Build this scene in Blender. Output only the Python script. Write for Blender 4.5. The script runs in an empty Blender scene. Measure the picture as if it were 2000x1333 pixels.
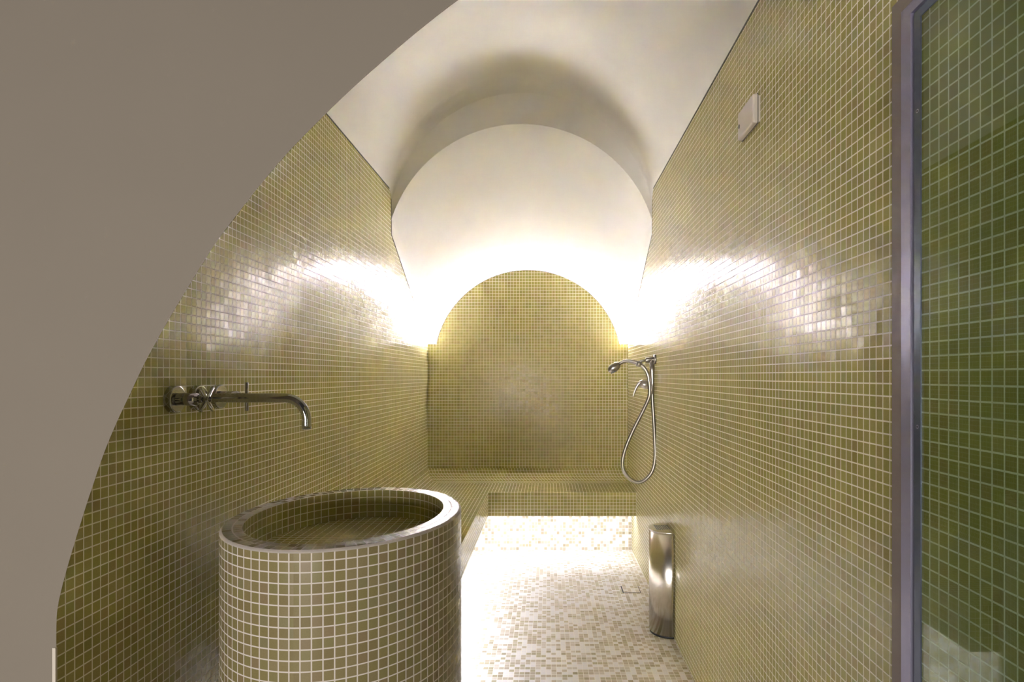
import bpy, bmesh, math, random
from mathutils import Vector, Matrix

# ------------------------------------------------------------------ set-up
sc = bpy.context.scene
col = sc.collection
T = 0.022                  # pitch of one mosaic tile in metres; lengths below are in tiles
EYE = 55.8                 # camera height above the floor, in tiles
F = 1190.0                 # focal length in pixels of the 2000 px wide frame

cam_d = bpy.data.cameras.new('camera')
cam = bpy.data.objects.new('camera', cam_d)
col.objects.link(cam)
cam.location = (0, 0, EYE * T)
cam.rotation_euler = (math.pi / 2, 0, 0)
cam_d.sensor_width = 36.0
cam_d.lens = F / 2000 * 36.0
cam_d.shift_x = -70.5 / 2000
cam_d.shift_y = 68.5 / 2000
cam_d.clip_start = 0.02
sc.camera = cam

world = bpy.data.worlds.new('world')
sc.world = world
world.use_nodes = True
wb = world.node_tree.nodes['Background']
wb.inputs[0].default_value = (1.0, 0.93, 0.86, 1)
wb.inputs[1].default_value = 0.035

# unseen area light added as a stand-in for the anteroom's lighting
ld = bpy.data.lights.new('anteroom_fill', 'AREA')
ld.shape = 'RECTANGLE'; ld.size = 2.2; ld.size_y = 0.9
ld.energy = 190.0
ld.color = (1.0, 0.95, 0.90)
lo = bpy.data.objects.new('anteroom_fill', ld)
sc.collection.objects.link(lo)
lo.location = (-1.25, -3.2, 0.75)
lo.rotation_euler = (math.radians(98), 0, math.radians(-14))

COVE_LED = 6400.0            # strength of the strip behind the arched back wall
BENCH_LED = 80.0           # strength of the strip under the bench
LED_COL = (1.0, 0.99, 1.14, 1)

sc.view_settings.view_transform = 'Standard'
sc.view_settings.look = 'None'
sc.view_settings.exposure = 0.0
sc.view_settings.gamma = 1.0
sc.view_settings.use_curve_mapping = False
sc.cycles.max_bounces = 14
sc.cycles.diffuse_bounces = 8
sc.cycles.glossy_bounces = 6
sc.cycles.transmission_bounces = 8
sc.cycles.sample_clamp_indirect = 120.0
sc.cycles.blur_glossy = 1.0
sc.cycles.caustics_reflective = False
sc.cycles.caustics_refractive = False

XL, XR = -40.4, 26.8       # side walls
ZB = 205.0                 # tiled back wall
ZT = 157.0                 # step between the two vaults
FL = -EYE                  # floor, heights are relative to the camera
XC = (XL + XR) / 2


def P(x, z, h):
    return Vector((x * T, z * T, (h + EYE) * T))


# ------------------------------------------------------------------ materials
def new_mat(name):
    m = bpy.data.materials.new(name)
    m.use_nodes = True
    nt = m.node_tree
    for n in list(nt.nodes):
        nt.nodes.remove(n)
    out = nt.nodes.new('ShaderNodeOutputMaterial')
    b = nt.nodes.new('ShaderNodeBsdfPrincipled')
    nt.links.new(b.outputs[0], out.inputs[0])
    return m, nt, b, out


def math_node(nt, op, a, b=None, c=None):
    n = nt.nodes.new('ShaderNodeMath')
    n.operation = op
    for i, v in enumerate((a, b, c)):
        if v is None:
            continue
        if isinstance(v, (int, float)):
            n.inputs[i].default_value = v
        else:
            nt.links.new(v, n.inputs[i])
    return n.outputs[0]


def plain(name, color, rough=0.5, metal=0.0, noise=0.0, scale=30, bump=0.0, spec=0.5):
    m, nt, b, out = new_mat(name)
    b.inputs['Base Color'].default_value = (*color, 1)
    b.inputs['Roughness'].default_value = rough
    b.inputs['Metallic'].default_value = metal
    b.inputs['Specular IOR Level'].default_value = spec
    if noise or bump:
        tc = nt.nodes.new('ShaderNodeTexCoord')
        nz = nt.nodes.new('ShaderNodeTexNoise')
        nz.inputs['Scale'].default_value = scale
        nz.inputs['Detail'].default_value = 4
        nt.links.new(tc.outputs['Object'], nz.inputs['Vector'])
        if noise:
            mx = nt.nodes.new('ShaderNodeMix')
            mx.data_type = 'RGBA'
            mx.inputs[6].default_value = (*[c * (1 - noise) for c in color], 1)
            mx.inputs[7].default_value = (*[min(1, c * (1 + noise)) for c in color], 1)
            nt.links.new(nz.outputs['Fac'], mx.inputs[0])
            nt.links.new(mx.outputs[2], b.inputs['Base Color'])
        if bump:
            bp = nt.nodes.new('ShaderNodeBump')
            bp.inputs['Strength'].default_value = bump
            bp.inputs['Distance'].default_value = 0.01
            nt.links.new(nz.outputs['Fac'], bp.inputs['Height'])
            nt.links.new(bp.outputs[0], b.inputs['Normal'])
    return m


def tile_mat(name, palette, grout, rough=0.21, gw=0.115, tilt=0.05, rough_var=0.1, spec=0.13, patch=0.25):
    """square mosaic; the UV map counts tiles, palette = [(upper limit, colour)...]"""
    m, nt, b, out = new_mat(name)
    L = nt.links.new
    uv = nt.nodes.new('ShaderNodeUVMap')
    fl = nt.nodes.new('ShaderNodeVectorMath'); fl.operation = 'FLOOR'
    L(uv.outputs[0], fl.inputs[0])
    fr = nt.nodes.new('ShaderNodeVectorMath'); fr.operation = 'FRACTION'
    L(uv.outputs[0], fr.inputs[0])
    sx = nt.nodes.new('ShaderNodeSeparateXYZ')
    L(fr.outputs[0], sx.inputs[0])
    ax = math_node(nt, 'ABSOLUTE', math_node(nt, 'SUBTRACT', sx.outputs[0], 0.5))
    ay = math_node(nt, 'ABSOLUTE', math_node(nt, 'SUBTRACT', sx.outputs[1], 0.5))
    # rounded tile outline
    mx = math_node(nt, 'SMOOTH_MAX', ax, ay, 0.04)
    mr = nt.nodes.new('ShaderNodeMapRange')
    mr.interpolation_type = 'SMOOTHSTEP'
    edge = 0.5 - gw / 2
    mr.inputs['From Min'].default_value = edge - 0.015
    mr.inputs['From Max'].default_value = edge + 0.015
    L(mx, mr.inputs['Value'])
    wn = nt.nodes.new('ShaderNodeTexWhiteNoise'); wn.noise_dimensions = '3D'
    L(fl.outputs[0], wn.inputs['Vector'])
    rp = nt.nodes.new('ShaderNodeValToRGB')
    rp.color_ramp.interpolation = 'CONSTANT'
    els = rp.color_ramp.elements
    els[0].position = 0.0; els[0].color = (*palette[0][1], 1)
    els[1].position = palette[0][0]; els[1].color = (*palette[1][1], 1)
    pos = palette[0][0]
    for k in range(1, len(palette) - 1):
        e = els.new(palette[k][0]); e.color = (*palette[k + 1][1], 1)
    L(wn.outputs['Value'], rp.inputs[0])
    # slow drift of the glaze between batches of tiles
    nz = nt.nodes.new('ShaderNodeTexNoise')
    nz.inputs['Scale'].default_value = 0.35
    nz.inputs['Detail'].default_value = 3
    L(fl.outputs[0], nz.inputs['Vector'])
    # fine mottling inside every tile
    nf = nt.nodes.new('ShaderNodeTexNoise')
    nf.inputs['Scale'].default_value = 7
    nf.inputs['Detail'].default_value = 5
    L(uv.outputs[0], nf.inputs['Vector'])
    v = math_node(nt, 'ADD', math_node(nt, 'MULTIPLY', math_node(nt, 'SUBTRACT', nz.outputs['Fac'], 0.5), patch * 2), 1.0)
    v = math_node(nt, 'ADD', v, math_node(nt, 'MULTIPLY', math_node(nt, 'SUBTRACT', nf.outputs['Fac'], 0.5), 0.3))
    hs = nt.nodes.new('ShaderNodeHueSaturation')
    L(rp.outputs[0], hs.inputs['Color']); L(v, hs.inputs['Value'])
    mix = nt.nodes.new('ShaderNodeMix'); mix.data_type = 'RGBA'
    L(mr.outputs[0], mix.inputs[0]); L(hs.outputs[0], mix.inputs[6])
    mix.inputs[7].default_value = (*grout, 1)
    L(mix.outputs[2], b.inputs['Base Color'])
    # roughness
    r0 = math_node(nt, 'ADD', math_node(nt, 'MULTIPLY', math_node(nt, 'SUBTRACT', wn.outputs['Value'], 0.5), rough_var), rough)
    rm = nt.nodes.new('ShaderNodeMix'); rm.data_type = 'FLOAT'
    L(mr.outputs[0], rm.inputs[0]); L(r0, rm.inputs[2]); rm.inputs[3].default_value = 0.85
    L(rm.outputs[0], b.inputs['Roughness'])
    sm = nt.nodes.new('ShaderNodeMix'); sm.data_type = 'FLOAT'   # glazed tile, matt grout
    L(mr.outputs[0], sm.inputs[0]); sm.inputs[2].default_value = spec; sm.inputs[3].default_value = 0.05
    L(sm.outputs[0], b.inputs['Specular IOR Level'])
    # each tile is set at its own tiny angle
    ge = nt.nodes.new('ShaderNodeNewGeometry')
    s1 = nt.nodes.new('ShaderNodeVectorMath'); s1.operation = 'SUBTRACT'
    L(wn.outputs['Color'], s1.inputs[0]); s1.inputs[1].default_value = (0.5, 0.5, 0.5)
    s2 = nt.nodes.new('ShaderNodeVectorMath'); s2.operation = 'SCALE'
    L(s1.outputs[0], s2.inputs[0]); s2.inputs['Scale'].default_value = tilt
    s3 = nt.nodes.new('ShaderNodeVectorMath'); s3.operation = 'ADD'
    L(ge.outputs['Normal'], s3.inputs[0]); L(s2.outputs[0], s3.inputs[1])
    s4 = nt.nodes.new('ShaderNodeVectorMath'); s4.operation = 'NORMALIZE'
    L(s3.outputs[0], s4.inputs[0])
    bp = nt.nodes.new('ShaderNodeBump')
    bp.invert = True
    bp.inputs['Strength'].default_value = 0.25
    bp.inputs['Distance'].default_value = 0.002
    L(mr.outputs[0], bp.inputs['Height']); L(s4.outputs[0], bp.inputs['Normal'])
    L(bp.outputs[0], b.inputs['Normal'])
    return m


OLIVE = [(0.12, (0.340, 0.277, 0.130)), (0.30, (0.370, 0.307, 0.145)), (0.52, (0.355, 0.303, 0.130)),
         (0.72, (0.380, 0.315, 0.160)), (0.86, (0.345, 0.305, 0.130)), (0.94, (0.365, 0.280, 0.150)), (1.0, (0.335, 0.300, 0.150))]
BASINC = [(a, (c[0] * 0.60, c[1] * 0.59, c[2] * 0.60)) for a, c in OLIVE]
WALLC = [(a, (c[0] * 1.00, c[1] * 1.05, c[2] * 0.78)) for a, c in OLIVE]
GROUT = (0.83, 0.78, 0.63)
M_TILE = tile_mat('olive_wall_mosaic', WALLC, GROUT)
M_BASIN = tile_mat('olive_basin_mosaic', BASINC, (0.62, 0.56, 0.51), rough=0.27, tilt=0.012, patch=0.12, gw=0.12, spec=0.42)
MIXC = [(0.40, (0.82, 0.80, 0.78)), (0.60, (0.68, 0.625, 0.545)), (0.78, (0.54, 0.475, 0.36)),
        (0.89, (0.46, 0.415, 0.27)), (0.95, (0.50, 0.43, 0.33)), (1.0, (0.40, 0.345, 0.23))]
M_FLOOR = tile_mat('mixed_floor_mosaic', MIXC, (0.84, 0.81, 0.74), rough=0.26, tilt=0.03, patch=0.08, gw=0.10)
M_PLASTER = plain('white_plaster', (0.87, 0.85, 0.82), 0.6, noise=0.03, scale=6, bump=0.08, spec=0.3)
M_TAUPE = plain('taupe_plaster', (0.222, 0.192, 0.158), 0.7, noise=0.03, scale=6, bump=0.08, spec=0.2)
M_SHADE_GAP = plain('dark_joint', (0.08, 0.07, 0.06), 0.7)
M_EDGE = plain('metal_edge', (0.50, 0.48, 0.45), 0.4, metal=0.6)
M_CHROME = plain('chrome', (0.42, 0.41, 0.40), 0.06, metal=1.0)
M_SATIN = plain('satin_chrome', (0.50, 0.47, 0.44), 0.28, metal=1.0)
M_STEEL = plain('polished_steel', (0.78, 0.74, 0.68), 0.24, metal=1.0)
M_HOSE = plain('woven_metal', (0.36, 0.335, 0.30), 0.36, metal=1.0)
M_BLACK = plain('black_plastic', (0.01, 0.01, 0.012), 0.5)
M_WHITEP = plain('white_plastic', (0.58, 0.52, 0.45), 0.45)
M_LENS = plain('grey_lens', (0.12, 0.11, 0.10), 0.2)
M_ALU = plain('grey_aluminium', (0.27, 0.255, 0.36), 0.38, metal=0.5)
M_ALUD = plain('dark_aluminium', (0.07, 0.085, 0.13), 0.35, metal=0.5)
M_SEAL = plain('taupe_seal', (0.17, 0.135, 0.115), 0.6)
M_NOZZLE = plain('grey_rubber', (0.18, 0.18, 0.18), 0.5)


def led_mat(name, strength):
    m, nt, b, out = new_mat(name)
    nt.nodes.remove(b)
    e = nt.nodes.new('ShaderNodeEmission')
    e.inputs[0].default_value = LED_COL
    e.inputs[1].default_value = strength
    nt.links.new(e.outputs[0], out.inputs[0])
    return m


M_LED1 = led_mat('cove_light', COVE_LED)
M_LED2 = led_mat('bench_light', BENCH_LED)


def glass_mat():
    m, nt, b, out = new_mat('green_glass')
    nt.nodes.remove(b)
    tr = nt.nodes.new('ShaderNodeBsdfTransparent')
    tr.inputs[0].default_value = (0.76, 0.83, 0.74, 1)
    gl = nt.nodes.new('ShaderNodeBsdfGlossy')
    gl.inputs['Roughness'].default_value = 0.0
    fr = nt.nodes.new('ShaderNodeFresnel')
    ge = nt.nodes.new('ShaderNodeNewGeometry')   # same reflectance from both sides of each face
    nt.links.new(math_node(nt, 'SUBTRACT', 1.5, math_node(nt, 'MULTIPLY', ge.outputs['Backfacing'], 1.5 - 1 / 1.5)), fr.inputs[0])
    mx = nt.nodes.new('ShaderNodeMixShader')
    nt.links.new(fr.outputs[0], mx.inputs[0])
    nt.links.new(tr.outputs[0], mx.inputs[1])
    nt.links.new(gl.outputs[0], mx.inputs[2])
    nt.links.new(mx.outputs[0], out.inputs[0])
    return m


M_GLASS = glass_mat()


# ------------------------------------------------------------------ mesh builder
class MB:
    def __init__(self):
        self.v, self.f, self.uv, self.mi, self.sm = [], [], [], [], []

    def face(self, pts, uvs=None, mi=0, smooth=False):
        """pts are (x, z, h) in tiles"""
        i = len(self.v)
        self.v += [tuple(p) for p in pts]
        self.f.append(list(range(i, i + len(pts))))
        self.uv.append(uvs or [None] * len(pts))
        self.mi.append(mi)
        self.sm.append(smooth)

    def box(self, x0, x1, z0, z1, h0, h1, mi=0):
        a = [(x0, z0, h0), (x1, z0, h0), (x1, z1, h0), (x0, z1, h0),
             (x0, z0, h1), (x1, z0, h1), (x1, z1, h1), (x0, z1, h1)]
        for q in ((0, 3, 2, 1), (4, 5, 6, 7), (0, 1, 5, 4), (1, 2, 6, 5), (2, 3, 7, 6), (3, 0, 4, 7)):
            self.face([a[k] for k in q], mi=mi)

    def prism(self, pts, axis, a, b, mi=0):
        """extrude an outline; axis 'x': pts=(z,h); 'z': pts=(x,h); 'h': pts=(x,z)"""
        def mk(p, t):
            return {'x': (t, p[0], p[1]), 'z': (p[0], t, p[1]), 'h': (p[0], p[1], t)}[axis]
        self.face([mk(p, a) for p in pts], mi=mi)
        self.face([mk(p, b) for p in reversed(pts)], mi=mi)
        n = len(pts)
        for i in range(n):
            j = (i + 1) % n
            self.face([mk(pts[i], a), mk(pts[i], b), mk(pts[j], b), mk(pts[j], a)], mi=mi)

    def grid(self, rows, uvs=None, mi=0, smooth=True, close=False):
        n = len(rows[0])
        for i in range(len(rows) - 1):
            for j in range(n if close else n - 1):
                k = (j + 1) % n
                pts = [rows[i][j], rows[i][k], rows[i + 1][k], rows[i + 1][j]]
                uu = None
                if uvs:
                    kk = j + 1
                    uu = [uvs[i][j], uvs[i][kk], uvs[i + 1][kk], uvs[i + 1][j]]
                self.face(pts, uu, mi, smooth)

    def tube(self, path, r, n=14, mi=0, caps=True, radii=None):
        pts = [Vector(p) for p in path]
        tans = []
        for i in range(len(pts)):
            a = pts[max(0, i - 1)]; b = pts[min(len(pts) - 1, i + 1)]
            tans.append((b - a).normalized())
        ref = Vector((0, 0, 1)) if abs(tans[0].z) < 0.9 else Vector((1, 0, 0))
        u = tans[0].cross(ref).normalized()
        rows = []
        for i, p in enumerate(pts):
            t = tans[i]
            u = (u - t * u.dot(t)).normalized()
            w = t.cross(u)
            rr = radii[i] if radii else r
            rows.append([tuple(p + (u * math.cos(2 * math.pi * k / n) + w * math.sin(2 * math.pi * k / n)) * rr) for k in range(n)])
        self.grid(rows, mi=mi, close=True)
        if caps:
            self.face(list(reversed(rows[0])), mi=mi)
            self.face(rows[-1], mi=mi)

    def build(self, name, mats, parent=None, off=(0, 0, 0), merge=True, origin=None, bevel=0.0):
        me = bpy.data.meshes.new(name)
        o0 = Vector((0, 0, 0))
        if parent is not None:
            o0 = Vector(parent.location)
        vv = [P(*p) - o0 for p in self.v]
        me.from_pydata([tuple(p) for p in vv], [], self.f)
        uvl = me.uv_layers.new(name='UVMap')
        for pi, poly in enumerate(me.polygons):
            n = poly.normal
            poly.material_index = self.mi[pi]
            poly.use_smooth = self.sm[pi]
            ax = max(range(3), key=lambda k: abs(n[k]))
            for li, uvv, vi in zip(poly.loop_indices, self.uv[pi], poly.vertices):
                if uvv is None:
                    x, z, h = self.v[vi]
                    x += off[0]; z += off[1]; h += off[2]
                    uvv = (z, h) if ax == 0 else ((x, h) if ax == 1 else (x, z))
                uvl.data[li].uv = uvv
        for m in (mats if isinstance(mats, (list, tuple)) else [mats]):
            me.materials.append(m)
        bm = bmesh.new(); bm.from_mesh(me)
        if merge:
            bmesh.ops.remove_doubles(bm, verts=bm.verts, dist=1e-5)
        if merge:
            bmesh.ops.recalc_face_normals(bm, faces=bm.faces)
        bm.to_mesh(me); bm.free()
        o = bpy.data.objects.new(name, me)
        col.objects.link(o)
        if parent is not None:
            o.parent = parent
        if bevel:
            md = o.modifiers.new('bevel', 'BEVEL')
            md.width = bevel * T
            md.segments = 3
            md.limit_method = 'ANGLE'
        return o


def tag(o, label=None, cat=None, group=None, kind=None):
    if label: o['label'] = label
    if cat: o['category'] = cat
    if group: o['group'] = group
    if kind: o['kind'] = kind
    return o


def empty(name, x, z, h):
    o = bpy.data.objects.new(name, None)
    o.empty_display_size = 0.05
    col.objects.link(o)
    o.location = P(x, z, h)
    return o


def arc(cx, ch, r, a0, a1, n):
    return [(cx + r * math.cos(a0 + (a1 - a0) * i / n), ch + r * math.sin(a0 + (a1 - a0) * i / n)) for i in range(n + 1)]


# ------------------------------------------------------------------ floor and walls
m = MB(); m.box(-75, 45, -30, 220, FL - 3, FL)
tag(m.build('floor', M_FLOOR, off=(0.4, 0.2, 0)), 'white, beige and olive mosaic floor', kind='structure')

HS = 47.8                  # springing of the front vault
side = [(214, FL), (214, 10.9 - 25.6 * 9 / 48), (ZB, 10.9), (ZT, 36.5), (ZT, HS)]
m = MB(); m.prism([(50.05, FL)] + side + [(50.05, HS)], 'x', XL, XL - 4)
tag(m.build('wall_left', M_TILE, off=(0, 0.0, 0.11)), 'left wall of glossy olive mosaic', kind='structure')
m = MB(); m.prism([(-30, FL)] + side + [(-30, HS)], 'x', XR, XR + 4)
tag(m.build('wall_right', M_TILE, off=(0, 0.22, -0.4)), 'right wall of glossy olive mosaic', kind='structure')

# back wall: full width below, arched panel above, plaster ledge for the hidden light
m = MB()
m.box(XL, XR, ZB, 213, FL, 10.88)
m.face([(XL, ZB + 1.2, 10.9), (XR, ZB + 1.2, 10.9), (XR, 213, 10.9), (XL, 213, 10.9)], mi=1)
BR, BC = 31.5, 4.2
a0 = math.asin((10.9 - BC) / BR)
nb0 = len(m.f)
m.prism(arc(XC, BC, BR, a0, math.pi - a0, 64), 'z', ZB, ZB + 1.2)
m.mi[nb0 + 1] = 1          # the back of the arched panel is plastered white
tag(m.build('wall_back', [M_TILE, M_PLASTER], off=(0.66, 0, 0.21), merge=False), 'arched back wall of olive mosaic', kind='structure')

# thin metal edge around the arched panel
m = MB()
rows = []
for x, h in arc(XC, BC, 1, a0, math.pi - a0, 64):
    dx, dh = x - XC, h - BC
    rows.append([(XC + dx * r, z, BC + dh * r) for r, z in ((BR - 0.12, ZB - 0.12), (BR + 0.22, ZB - 0.12), (BR + 0.22, ZB + 1.2), (BR + 0.02, ZB + 1.2), (BR + 0.02, ZB), (BR - 0.12, ZB))])
m.grid(rows, close=True, smooth=False)
tag(m.build('trim_1', M_EDGE), 'thin grey edge along the arched back wall', kind='structure')

# ------------------------------------------------------------------ vaults
N = 72
ceil = MB()
RO, CO = 34.0, 42.2        # front vault
ao = math.acos(min(1, 33.6 / RO))
outer = [(XC + 33.6, HS)] + [p for p in arc(XC, CO, RO, ao, math.pi - ao, N) if p[1] > HS] + [(XC - 33.6, HS)]
RI, CI = 35.2, 29.8        # mouth of the rear vault
ai = math.acos(33.6 / RI)


def resample(pts, n):
    d = [0]
    for i in range(1, len(pts)):
        d.append(d[-1] + math.dist(pts[i - 1], pts[i]))
    out, k = [], 0
    for i in range(n + 1):
        s = d[-1] * i / n
        while k < len(pts) - 2 and d[k + 1] < s:
            k += 1
        t = (s - d[k]) / max(1e-9, d[k + 1] - d[k])
        out.append((pts[k][0] + (pts[k + 1][0] - pts[k][0]) * t, pts[k][1] + (pts[k + 1][1] - pts[k][1]) * t))
    return out


oc = resample(outer, N)
inner_arc = arc(XC, CI, RI, ai, math.pi - ai, N)
inner_full = resample([(XR, 36.5)] + inner_arc + [(XL, 36.5)], N)
il = resample([(XR, inner_arc[0][1])] + inner_arc[1:-1] + [(XL, inner_arc[-1][1])], N)
# front vault with a soft hollow where it meets the step
rows = [[(x, 50.0, h) for x, h in oc], [(x, 90.0, h) for x, h in oc], [(x, 130.0, h) for x, h in oc]]
for k in range(7):
    a = math.pi / 2 * k / 6
    row = []
    for (x, h), (xi, hi) in zip(oc, il):
        w = math.dist((x, h), (xi, hi))
        r = min(3.2, 0.45 * w)
        ux, uh = ((xi - x) / w, (hi - h) / w)
        s = r * (1 - math.cos(a))
        row.append((x + ux * s, ZT - r + r * math.sin(a), h + uh * s))
    rows.append(row)
ceil.grid(rows, smooth=True)
ceil.grid([rows[-1], [(x, ZT, h) for x, h in il]], smooth=False)
# rear vault, falling towards the back
RB, CB = 34.5, 3.1
ab = math.acos(33.6 / RB)
back = resample(arc(XC, CB, RB, ab, math.pi - ab, N), N)
back[0] = (XR, 10.9); back[-1] = (XL, 10.9)
rows = []
for k in range(13):
    t = (213 - ZT) / (ZB - ZT) * k / 12
    rows.append([(x0 + (x1 - x0) * t, ZT + (ZB - ZT) * t, h0 + (h1 - h0) * t) for (x0, h0), (x1, h1) in zip(inner_full, back)])
c2 = MB(); c2.grid(rows, smooth=True)
off0 = len(ceil.v)
ceil.face(rows[-1] , smooth=False)
for f_, uv_, mi_, s_ in zip(c2.f, c2.uv, c2.mi, c2.sm):
    ceil.face([c2.v[i] for i in f_], None, mi_, s_)
co = ceil.build('ceiling', M_PLASTER, merge=False)
bm = bmesh.new(); bm.from_mesh(co.data)
bmesh.ops.remove_doubles(bm, verts=[v for v in bm.verts if v.co.y < (ZT - 0.01) * T], dist=1e-5)
bmesh.ops.remove_doubles(bm, verts=[v for v in bm.verts if v.co.y > (ZT + 0.01) * T], dist=1e-5)
bmesh.ops.recalc_face_normals(bm, faces=bm.faces)
bm.to_mesh(co.data); bm.free()
for p in co.data.polygons:
    ys = [co.data.vertices[i].co.y for i in p.vertices]
    if min(ys) > (ZT - 0.001) * T and max(ys) < (ZT + 0.001) * T:
        p.use_smooth = False
tag(co, 'white plastered double barrel vault', kind='structure')

# dark joint between tiles and vault
m = MB()
for x, s in ((XL, 1), (XR, -1)):
    path = [(50.2, HS), (ZT, HS), (ZT, 36.5), (ZB, 10.9)]
    for (z0, h0), (z1, h1) in zip(path[:-1], path[1:]):
        d = Vector((z1 - z0, h1 - h0)).normalized()
        nz, nh = -d[1] * 0.14, d[0] * 0.14
        m.prism([(z0 - nz, h0 - nh), (z1 - nz, h1 - nh), (z1 + nz, h1 + nh), (z0 + nz, h0 + nh)], 'x', x + 0.06 * s, x - 0.4 * s)
tag(m.build('trim_2', M_SHADE_GAP, merge=False), 'dark joint between mosaic walls and vault', kind='structure')

# ------------------------------------------------------------------ plastered arch wall in front, on the left
crv = [(110, 1333), (110, 1225), (113.8, 1181), (127, 1125), (147.5, 1055), (170, 983), (181, 950), (203.5, 884.5), (229, 823),
       (253, 772), (286, 703), (331, 622), (370, 557), (393, 519), (429, 464), (480, 397.5), (514.5, 354), (565.5, 294.5), (639.4, 219.4),
       (687.8, 173), (735, 130.5), (811.6, 65), (892.6, 2), (980, -55), (1080, -102), (1190, -135), (1310, -150), (1450, -140), (1600, -110), (1712, -70)]
# smooth the traced outline with Catmull-Rom
dense = []
for i in range(len(crv) - 1):
    p0 = crv[max(0, i - 1)]; p1 = crv[i]; p2 = crv[i + 1]; p3 = crv[min(len(crv) - 1, i + 2)]
    for k in range(6):
        t = k / 6
        dense.append(tuple(0.5 * ((2 * p1[j]) + (-p0[j] + p2[j]) * t + (2 * p0[j] - 5 * p1[j] + 4 * p2[j] - p3[j]) * t * t +
                                  (-p0[j] + 3 * p1[j] - 3 * p2[j] + p3[j]) * t ** 3) for j in (0, 1)))
dense.append(crv[-1])
ZA = 50.0
edge = [((x - 1070.5) * ZA / F, (735 - y) * ZA / F) for x, y in dense]
edge[0] = (edge[0][0], FL)
m = MB()
frontz, backz = ZA - 3.0, ZA
nE = len(edge)
TOP = 92.0
e2 = list(edge)            # rear outline of the opening
s = frontz / ZA
e1 = [(x * s, h * s if i else FL) for i, (x, h) in enumerate(edge)]
# front face as a fan of quads from the curve to the outer frame
frame = []
for i, (x, h) in enumerate(e1):
    frame.append((-75.0, h) if h < 20 and x < -14 else None)
last = max(i for i, f_ in enumerate(frame) if f_ is not None)
hl = e1[last][1]
for i in range(last + 1, nE):
    frame[i] = (e1[i][0], TOP)
def strip(e, z, flip):
    for i in range(nE - 1):
        if i == last:
            pts = [(e[i][0], z, e[i][1]), (frame[i][0], z, frame[i][1]), (-75.0, z, TOP), (frame[i + 1][0], z, TOP), (e[i + 1][0], z, e[i + 1][1])]
        else:
            pts = [(e[i][0], z, e[i][1]), (frame[i][0], z, frame[i][1]), (frame[i + 1][0], z, frame[i + 1][1]), (e[i + 1][0], z, e[i + 1][1])]
        m.face(pts if flip else pts[::-1])
strip(e1, frontz, True)
strip(e2, backz, False)
for i in range(nE - 1):    # reveal
    m.face([(e1[i][0], frontz, e1[i][1]), (e1[i + 1][0], frontz, e1[i + 1][1]), (e2[i + 1][0], backz, e2[i + 1][1]), (e2[i][0], backz, e2[i][1])], smooth=True)
m.face([(-75, frontz, FL), (-75, backz, FL), (-75, backz, TOP), (-75, frontz, TOP)])
m.face([(-75, frontz, TOP), (-75, backz, TOP), (XR, backz, TOP), (XR, frontz, TOP)])
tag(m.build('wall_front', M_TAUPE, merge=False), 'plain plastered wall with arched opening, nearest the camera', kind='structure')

# pale corner bead at the foot of the jamb
m = MB(); m.box(-40.62 * s, -40.36 * s, frontz - 0.08, frontz + 0.1, FL, -22.3 * s)
tag(m.build('trim_3', M_WHITEP), 'pale corner bead at the foot of the arch', kind='structure')

# ------------------------------------------------------------------ corner bench
HT, HL = -35.4, -42.6
G = 0.04                    # hairline gap to the walls
XBF, ZBF = -18.25, 184.9
bench = empty('corner_bench', -20, 190, FL)
tag(bench, 'built-in L-shaped bench of olive mosaic along back and left wall', 'bench')
m = MB()
m.prism([(XL + G, 95.5), (XBF - 1.5, 95.5), (XBF - 1.5, ZBF + 1.5), (XR - G, ZBF + 1.5), (XR - G, ZB - G), (XL + G, ZB - G)], 'h', HT, HT - 3.2)
m.build('seat', M_TILE, bench, off=(0.25, 0.1, 0.4))
m = MB()
fo = [(XL + G, 94), (XBF, 94), (XBF, ZBF), (XR - G, ZBF)]
fi = [(XL + G, 95.5), (XBF - 1.5, 95.5), (XBF - 1.5, ZBF + 1.5), (XR - G, ZBF + 1.5)]
for i in range(3):
    a, b, c, d = fo[i], fo[i + 1], fi[i + 1], fi[i]
    m.face([(*a, HT), (*b, HT), (*b, HL), (*a, HL)])
    m.face([(*a, HT), (*b, HT), (*c, HT - 0.0), (*d, HT)])
    m.face([(*d, HT - 3.2), (*c, HT - 3.2), (*c, HL), (*d, HL)])
    m.face([(*a, HL), (*b, HL), (*c, HL), (*d, HL)])
m.build('fascia', M_TILE, bench, off=(0.25, 0.1, 0.4), merge=False)
m = MB()
m.prism([(XL + G, 104.5), (-28.9, 104.5), (-28.9, 195.3), (XR - G, 195.3), (XR - G, ZB - G), (XL + G, ZB - G)], 'h', FL + 0.01, HT - 3.2)
m.build('plinth', M_FLOOR, bench, off=(0.3, 0.5, 0.8))
m = MB()
prof = [(G, -31.0), (0.35, -32.5), (1.2, -34.0), (2.4, -35.0), (4.0, HT + 0.02)]
rows, uvs = [], []
acc = 0
for i, (d, h) in enumerate(prof):
    if i: acc += math.dist(prof[i - 1], prof[i])
    rows.append([(XL + d, 94, h), (XL + d, 130, h), (XL + d, 170, h), (XL + d, ZB - d, h), (-20, ZB - d, h), (0, ZB - d, h), (XR - G, ZB - d, h)])
    uvs.append([(94, acc + .1), (130, acc + .1), (170, acc + .1), (ZB - d, acc + .1), (ZB - d + 20.4, acc + .1), (ZB - d + 40.4, acc + .1), (ZB - d + 67.2, acc + .1)])
m.grid(rows, uvs, smooth=False)
m.build('cove', M_TILE, bench)
m = MB()
si = [(-39, 96.2), (XBF - 2.2, 96.2), (XBF - 2.2, ZBF + 2.2), (XR - 0.8, ZBF + 2.2)]
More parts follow.
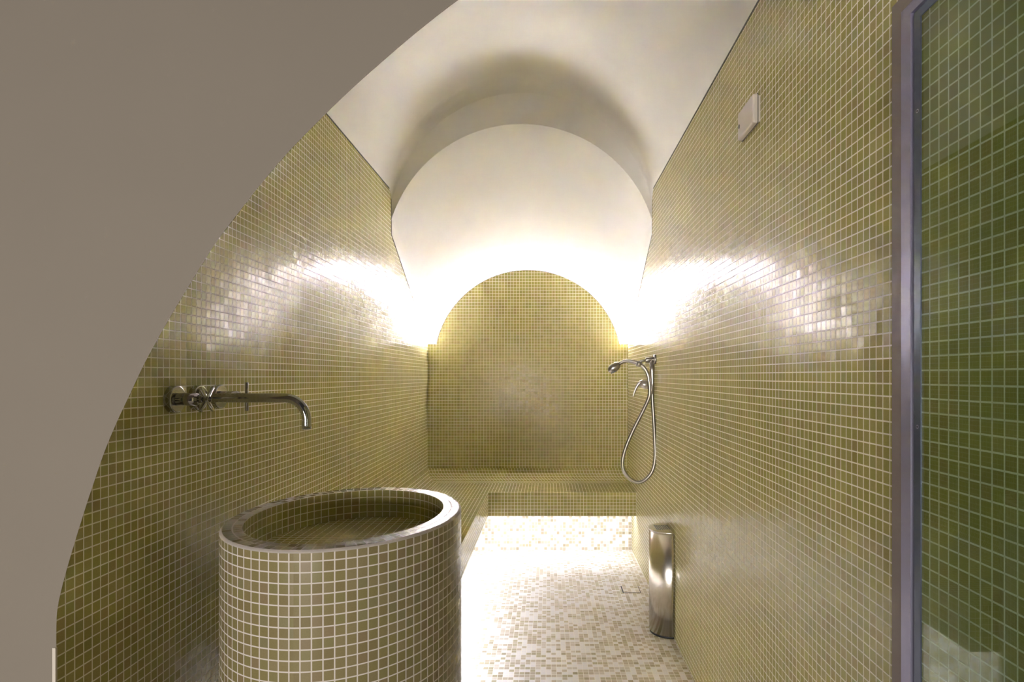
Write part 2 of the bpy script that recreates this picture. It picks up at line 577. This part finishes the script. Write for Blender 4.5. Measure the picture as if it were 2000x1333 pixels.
for (x0, z0), (x1, z1) in zip(si[:-1], si[1:]):
    xa, xb, za, zb = min(x0, x1) - 0.35, max(x0, x1) + 0.35, min(z0, z1) - 0.35, max(z0, z1) + 0.35
    m.box(xa, xb, za, zb, HL + 0.3, HT - 3.2, mi=1)
    m.face([(xa, za, HL + 0.27), (xa, zb, HL + 0.27), (xb, zb, HL + 0.27), (xb, za, HL + 0.27)])
tag(m.build('light_strip', [M_LED2, M_EDGE], bench, merge=False), 'glowing white light strip under the seat')

# light strip hidden behind the arched panel
m = MB()
al = math.asin((13.5 - BC) / 29.0)
rows = []
for x, h in arc(XC, BC, 1, al, math.pi - al, 60):
    dx, dh = x - XC, h - BC
    rows.append([(XC + dx * r, z, BC + dh * r) for r, z in ((28.9, 206.3), (29.3, 206.3), (29.3, 206.9), (28.9, 206.9))])
m.grid(rows, close=True, smooth=False)
tag(m.build('light_strip', M_LED1), 'arched white light strip glowing behind top of back wall', 'light')

# ------------------------------------------------------------------ basin
BX, BZ, BA, BB, BH = -23.0, 70.9, 12.7, 15.85, -15.8
basin = empty('wash_basin', BX, BZ, FL)
tag(basin, 'oval floor-standing basin column clad in olive mosaic, below the wall tap', 'basin')
NB = 128


def ell(a, b, n=NB):
    """points of an ellipse with arc length"""
    p = [(BX + a * math.sin(2 * math.pi * k / n), BZ - b * math.cos(2 * math.pi * k / n)) for k in range(n + 1)]
    s_ = [0]
    for i in range(n):
        s_.append(s_[-1] + math.dist(p[i], p[i + 1]))
    return p, s_


po, so = ell(BA, BB)
NT = 90
# phase: a joint shows at x = 567 px on the front
u_o = [q * NT / so[-1] + 0.43 for q in so]
m = MB()
rows = [[(x, z, h) for x, z in po] for h in (FL, BH - 20, BH - 0.25)]
m.grid(rows, [[(u, h - BH) for u in u_o] for h in (FL, BH - 20, BH - 0.25)])
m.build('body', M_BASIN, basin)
W = 2.15
pi_, si_ = ell(BA - W, BB - W)
pm, sm_ = ell(BA - 0.25, BB - 0.25)
m = MB()
rows = [[(x, z, BH - 0.25) for x, z in po], [(x, z, BH) for x, z in pm]]
m.grid(rows, [[(u, 2.0) for u in u_o]] * 2)        # grouted outer edge
m.grid([rows[1], [(x, z, BH) for x, z in pi_]], [[(u, 1.96) for u in u_o], [(u, 0.02) for u in u_o]], smooth=False)
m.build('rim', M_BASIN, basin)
m = MB()
dep = 3.75
NI = 74
u_i = [q * NI / si_[-1] for q in si_]
rows = [[(x, z, BH) for x, z in pi_], [(x, z, BH - dep) for x, z in pi_]]
m.grid(rows, [[(u, 0.0) for u in u_i], [(u, -dep) for u in u_i]])
m.face([(x, z, BH - dep) for x, z in pi_[:-1]], [(x + .3, z + .2) for x, z in pi_[:-1]])
m.build('bowl', M_TILE, basin, merge=False)

# ------------------------------------------------------------------ wall tap
FZ, FH = 69.75, -2.5
tap = empty('wall_tap', XL, FZ, FH)
tag(tap, 'chrome three-hole wall tap with long spout above the basin', 'tap')


def disc(m, x0, x1, z, h, r, n=32, round_=0.12):
    path = [(x0, z, h), (x1 - round_, z, h), (x1 - round_ * 0.3, z, h), (x1, z, h)]
    m.tube(path, r, n, radii=[r, r, r - round_ * 0.3, r - round_])


def spout_path():
    pts = [(XL + 0.3, FZ, FH), (-38, FZ, FH), (-35, FZ, FH), (-32.0, FZ, FH)]
    x1, rb = -27.65, 2.5
    pts += [(x1 - rb + rb * math.sin(a), FZ, FH - rb + rb * math.cos(a)) for a in [math.pi / 2 * k / 12 for k in range(13)]]
    pts += [(x1, FZ, FH - 3.1), (x1, FZ, -6.0)]
    return pts


m = MB(); m.tube(spout_path(), 0.53, 20)
m.build('spout', M_CHROME, tap)
m = MB(); m.tube([(-27.65, FZ, -5.92), (-27.65, FZ, -6.08)], 0.42, 20); m.build('aerator', M_NOZZLE, tap)
for z, rot in ((65.4, math.pi / 4), (74.1, 0.0)):
    m = MB(); disc(m, XL, XL + 0.75, z, FH, 1.45)
    m.build('escutcheon', M_CHROME, tap)
    m = MB(); m.tube([(XL + 0.7, z, FH), (XL + 2.7, z, FH), (XL + 2.72, z, FH), (XL + 2.95, z, FH)], 0.68, 24, radii=[0.68, 0.68, 0.6, 0.52])
    m.tube([(XL + 2.9, z, FH), (XL + 3.6, z, FH)], 0.42, 16)
    m.build('valve_body', M_CHROME, tap)
    m = MB()
    for k in range(2):
        a = rot + k * math.pi / 2
        dz, dh = math.cos(a), math.sin(a)
        m.tube([(XL + 3.75, z - dz * 1.75, FH - dh * 1.75), (XL + 3.75, z - dz * 1.70, FH - dh * 1.70), (XL + 3.75, z + dz * 1.70, FH + dh * 1.70), (XL + 3.75, z + dz * 1.75, FH + dh * 1.75)], 0.22, 14, radii=[0.15, 0.22, 0.22, 0.15])
    disc(m, XL + 3.4, XL + 4.1, z, FH, 0.42, 20, 0.08)
    m.build('handle', M_CHROME, tap)
m = MB(); disc(m, XL, XL + 0.75, FZ, FH, 1.45); m.build('escutcheon', M_CHROME, tap)

# ------------------------------------------------------------------ hand shower on the right wall
SZ = 152.0
shower = empty('hand_shower', XR, SZ, -5)
tag(shower, 'chrome hand shower with hanging metal hose on right wall', 'shower')


def S(px, py, dz=0.0):
    z = SZ + dz
    return ((px - 1070.5) * z / F, z, (735 - py) * z / F)


def smooth(pts, k=8):
    out = []
    for i in range(len(pts) - 1):
        p0 = pts[max(0, i - 1)]; p1 = pts[i]; p2 = pts[i + 1]; p3 = pts[min(len(pts) - 1, i + 2)]
        for q in range(k):
            t = q / k
            out.append(tuple(0.5 * ((2 * p1[j]) + (-p0[j] + p2[j]) * t + (2 * p0[j] - 5 * p1[j] + 4 * p2[j] - p3[j]) * t * t +
                                    (-p0[j] + 3 * p1[j] - 3 * p2[j] + p3[j]) * t ** 3) for j in range(3)))
    out.append(tuple(pts[-1]))
    return out


m = MB()
a = S(1278.5, 702.5)
disc(m, XR, XR - 0.35, SZ, a[2], 1.15)
m.build('wall_plate', M_SATIN, shower)
m = MB()
m.tube([(XR - 0.2, SZ, a[2]), S(1262, 703.5), S(1260.5, 703.5)], 0.62, 20, radii=[0.62, 0.62, 0.5])
m.build('bracket', M_SATIN, shower)
m = MB()
m.tube([S(1262, 703.5), S(1252, 705.5), S(1247, 709.5)], 0.3, 14)
c = Vector(S(1247.5, 711))
m.tube([tuple(c + Vector((-0.55, 0, 0.12))), tuple(c + Vector((0.55, 0, -0.2)))], 0.72, 18)
m.build('holder', M_SATIN, shower)
m = MB()      # short riser pipe between bracket and mixer
m.tube([S(1273.5, 704), S(1273.5, 724), S(1274, 748), S(1274, 773)], 0.55, 18, radii=[0.62, 0.62, 0.48, 0.42])
m.build('riser_pipe', M_SATIN, shower)
m = MB()
hp = smooth([S(1207, 712.5), S(1217, 707), S(1228, 705.3), S(1240, 708), S(1248, 711.5), S(1256, 717), S(1262.5, 726), S(1266.5, 738), S(1268, 750)], 6)
rr = [0.38 + 0.10 * math.sin(math.pi * i / (len(hp) - 1)) for i in range(len(hp))]
m.tube(hp, 0.4, 16, radii=rr)
m.build('handset_grip', M_SATIN, shower)
m = MB()
h0, h1 = Vector(S(1210, 711.3)), Vector(S(1188, 725.5))
d = (h1 - h0)
ts = [0, .08, .25, .45, .65, .85, .97, 1.0]
rs = [0.42, 0.75, 1.0, 1.12, 1.1, 0.85, 0.4, 0.12]
m.tube([tuple(h0 + d * t) for t in ts], 1, 20, radii=rs)
m.build('shower_head', M_SATIN, shower)
m = MB()
fc = h0 + d * 0.62 + Vector((0.28, 0, -0.75))
nn = Vector((0.42, 0, -0.9)).normalized()
m.tube([tuple(fc - nn * 0.3), tuple(fc + nn * 0.3)], 0.85, 20)
m.build('spray_face', M_NOZZLE, shower)
m = MB()
mz = SZ + 3.2
m.tube([(XR, mz, S(0, 752)[2]), (XR - 0.4, mz, S(0, 752)[2])], 1.5, 28, radii=[1.5, 1.4])
m.tube([(XR - 0.3, mz, S(0, 753)[2]), (XR - 2.2, mz, S(0, 752)[2]), (XR - 3.0, mz, S(0, 750)[2]), (XR - 3.4, mz, S(0, 749.5)[2])], 1, 22, radii=[0.95, 1.1, 0.95, 0.5])
mix_o = m.build('mixer', M_SATIN, shower)
m = MB()
lp = smooth([(XR - 2.6, mz, S(0, 746)[2]), (XR - 3.7, mz, S(0, 750)[2]), (XR - 4.6, mz, S(0, 762)[2]), (XR - 5.2, mz, S(0, 776)[2])], 5)
m.tube(lp, 0.3, 12, radii=[0.55 - 0.38 * i / (len(lp) - 1) for i in range(len(lp))])
lv = m.build('lever', M_SATIN, None)
lv.parent = mix_o
lv.matrix_parent_inverse = Matrix.Translation(-Vector(shower.location))
m = MB()
hs = smooth([S(1268, 748), S(1268.3, 773), S(1257, 800.5), S(1236.5, 841), S(1221.5, 877), S(1216, 902), S(1218.5, 920), S(1230, 935.5), S(1245.5, 943),
             S(1261, 937), S(1274, 920), S(1279.3, 895), S(1278.8, 861), S(1276.5, 816), S(1274.5, 785), S(1274, 770)], 14)
hr = [0.42 + (0.05 if i % 2 else 0) for i in range(len(hs))]
m.tube(hs, 0.36, 12, radii=hr)
m.build('hose', M_HOSE, shower)

# ------------------------------------------------------------------ control box high on the right wall
ctrl = empty('wall_sensor_box', XR, 79.8, 34)
tag(ctrl, 'small white plastic box high on the right wall', 'sensor')
m = MB(); m.box(XR - 0.25, XR, 76.9, 82.7, 32.15, 35.5)
m.build('back_plate', M_WHITEP, ctrl, bevel=0.08)
m = MB(); m.box(XR - 1.05, XR - 0.22, 76.7, 82.9, 31.95, 35.65)
m.build('cover', M_WHITEP, ctrl, bevel=0.25)
m = MB()
m.tube([(XR - 1.02, 82.05, 33.6), (XR - 1.14, 82.05, 33.6)], 0.28, 16)
m.build('button', M_LENS, ctrl)
m = MB()
for zz in (76.75,):
    m.box(XR - 0.42, XR - 0.34, 76.66, 82.9, 31.9, 35.68)
m.build('seam', M_LENS, ctrl)

# ------------------------------------------------------------------ waste bin
binr = empty('waste_bin', XR - 2, 133.5, FL)
tag(binr, 'polished steel half-round bin with slotted top against right wall', 'bin')


def dshape(ax, az, x1=XR - 0.12, zc=133.4, n=28):
    return [(x1 - ax * math.sin(math.pi * k / n), zc + az * math.cos(math.pi * k / n)) for k in range(n + 1)]


def dprism(m, ax, az, h0, h1, x1=XR - 0.12, smooth_=True, cap=True):
    o_ = dshape(ax, az, x1)
    n_ = len(o_)
    for i in range(n_ - 1):
        m.face([(*o_[i], h0), (*o_[i + 1], h0), (*o_[i + 1], h1), (*o_[i], h1)], smooth=smooth_)
    m.face([(*o_[-1], h0), (*o_[0], h0), (*o_[0], h1), (*o_[-1], h1)])
    if cap:
        m.face([(x, z, h1) for x, z in o_]); m.face([(x, z, h0) for x, z in reversed(o_)])


TOPB = FL + 22.5
m = MB(); dprism(m, 4.55, 4.5, FL + 0.5, TOPB - 0.2); o = m.build('body', M_STEEL, binr)
m = MB(); dprism(m, 4.4, 4.35, FL, FL + 0.5); m.build('base', M_BLACK, binr)
m = MB(); dprism(m, 4.68, 4.62, TOPB - 0.2, TOPB + 0.1)
m.build('lid', M_STEEL, binr)
m = MB()
for k in range(8):
    x = XR - 3.2 + k * 0.39
    m.box(x - 0.1, x + 0.1, 131.6 + 0.05 * k, 135.6, TOPB + 0.1, TOPB + 0.125)
m.build('vent_slots', M_BLACK, binr, merge=False)

# ------------------------------------------------------------------ floor drain
dr = empty('floor_drain', 21.4, 159.1, FL)
tag(dr, 'square tiled drain cover set in the floor by the right wall', 'drain')
m = MB()
x0, x1, z0, z1 = 19.2, 23.9, 156.7, 161.6
m.box(x0, x1, z0, z1, FL + 0.005, FL + 0.06)
m.build('tray', M_BLACK, dr)
m = MB(); m.box(x0 + 0.3, x1 - 0.2, z0 + 0.15, z1 - 0.2, FL + 0.05, FL + 0.12)
m.build('cover', M_FLOOR, dr, off=(0.4, 0.2, 0))

# ------------------------------------------------------------------ glass door folded against the right wall
GX = 23.3
DZ1, DZ0 = 41.3, 6.0
DT = 25.0
door = empty('door_1', GX, 24, FL)
tag(door, 'open green-tinted glass door with grey metal frame along the right wall', 'door', kind='structure')


def frame_ring(m, za, zb, ha, hb, x0, x1):
    """two stiles and the top rail: za > zb distances from the leading edge inwards; ha > hb heights"""
    m.box(x0, x1, zb, za, FL + 1, ha)
    m.box(x0, x1, DZ0, zb, hb, ha)


m = MB(); frame_ring(m, 41.3, 40.12, 25.0, 23.96, GX + 0.0, GX + 1.0); m.build('seal', M_SEAL, door, merge=False)
m = MB(); frame_ring(m, 40.15, 39.1, 23.98, 23.3, GX - 0.04, GX + 0.6); m.build('stile', M_ALU, door, merge=False)
m = MB(); frame_ring(m, 39.1, 38.72, 23.3, 23.05, GX + 0.25, GX + 0.4); m.build('gasket', M_BLACK, door, merge=False)
m = MB(); frame_ring(m, 38.72, 38.04, 23.05, 22.5, GX - 0.05, GX + 0.03); m.build('bead', M_ALUD, door, merge=False)
m = MB(); m.box(GX + 0.04, GX + 0.26, DZ0, 38.4, FL + 1, 22.8)
m.build('glass_pane', M_GLASS, door)
for h in (16.7, -3.2, -23.0):
    m = MB()
    m.tube([(GX - 0.06, 38.36, h), (GX + 0.1, 38.36, h)], 0.13, 14)
    m.tube([(GX - 0.075, 38.36, h), (GX - 0.05, 38.36, h)], 0.06, 8, mi=1)
    m.build('screw', [M_ALU, M_BLACK], door, merge=False)
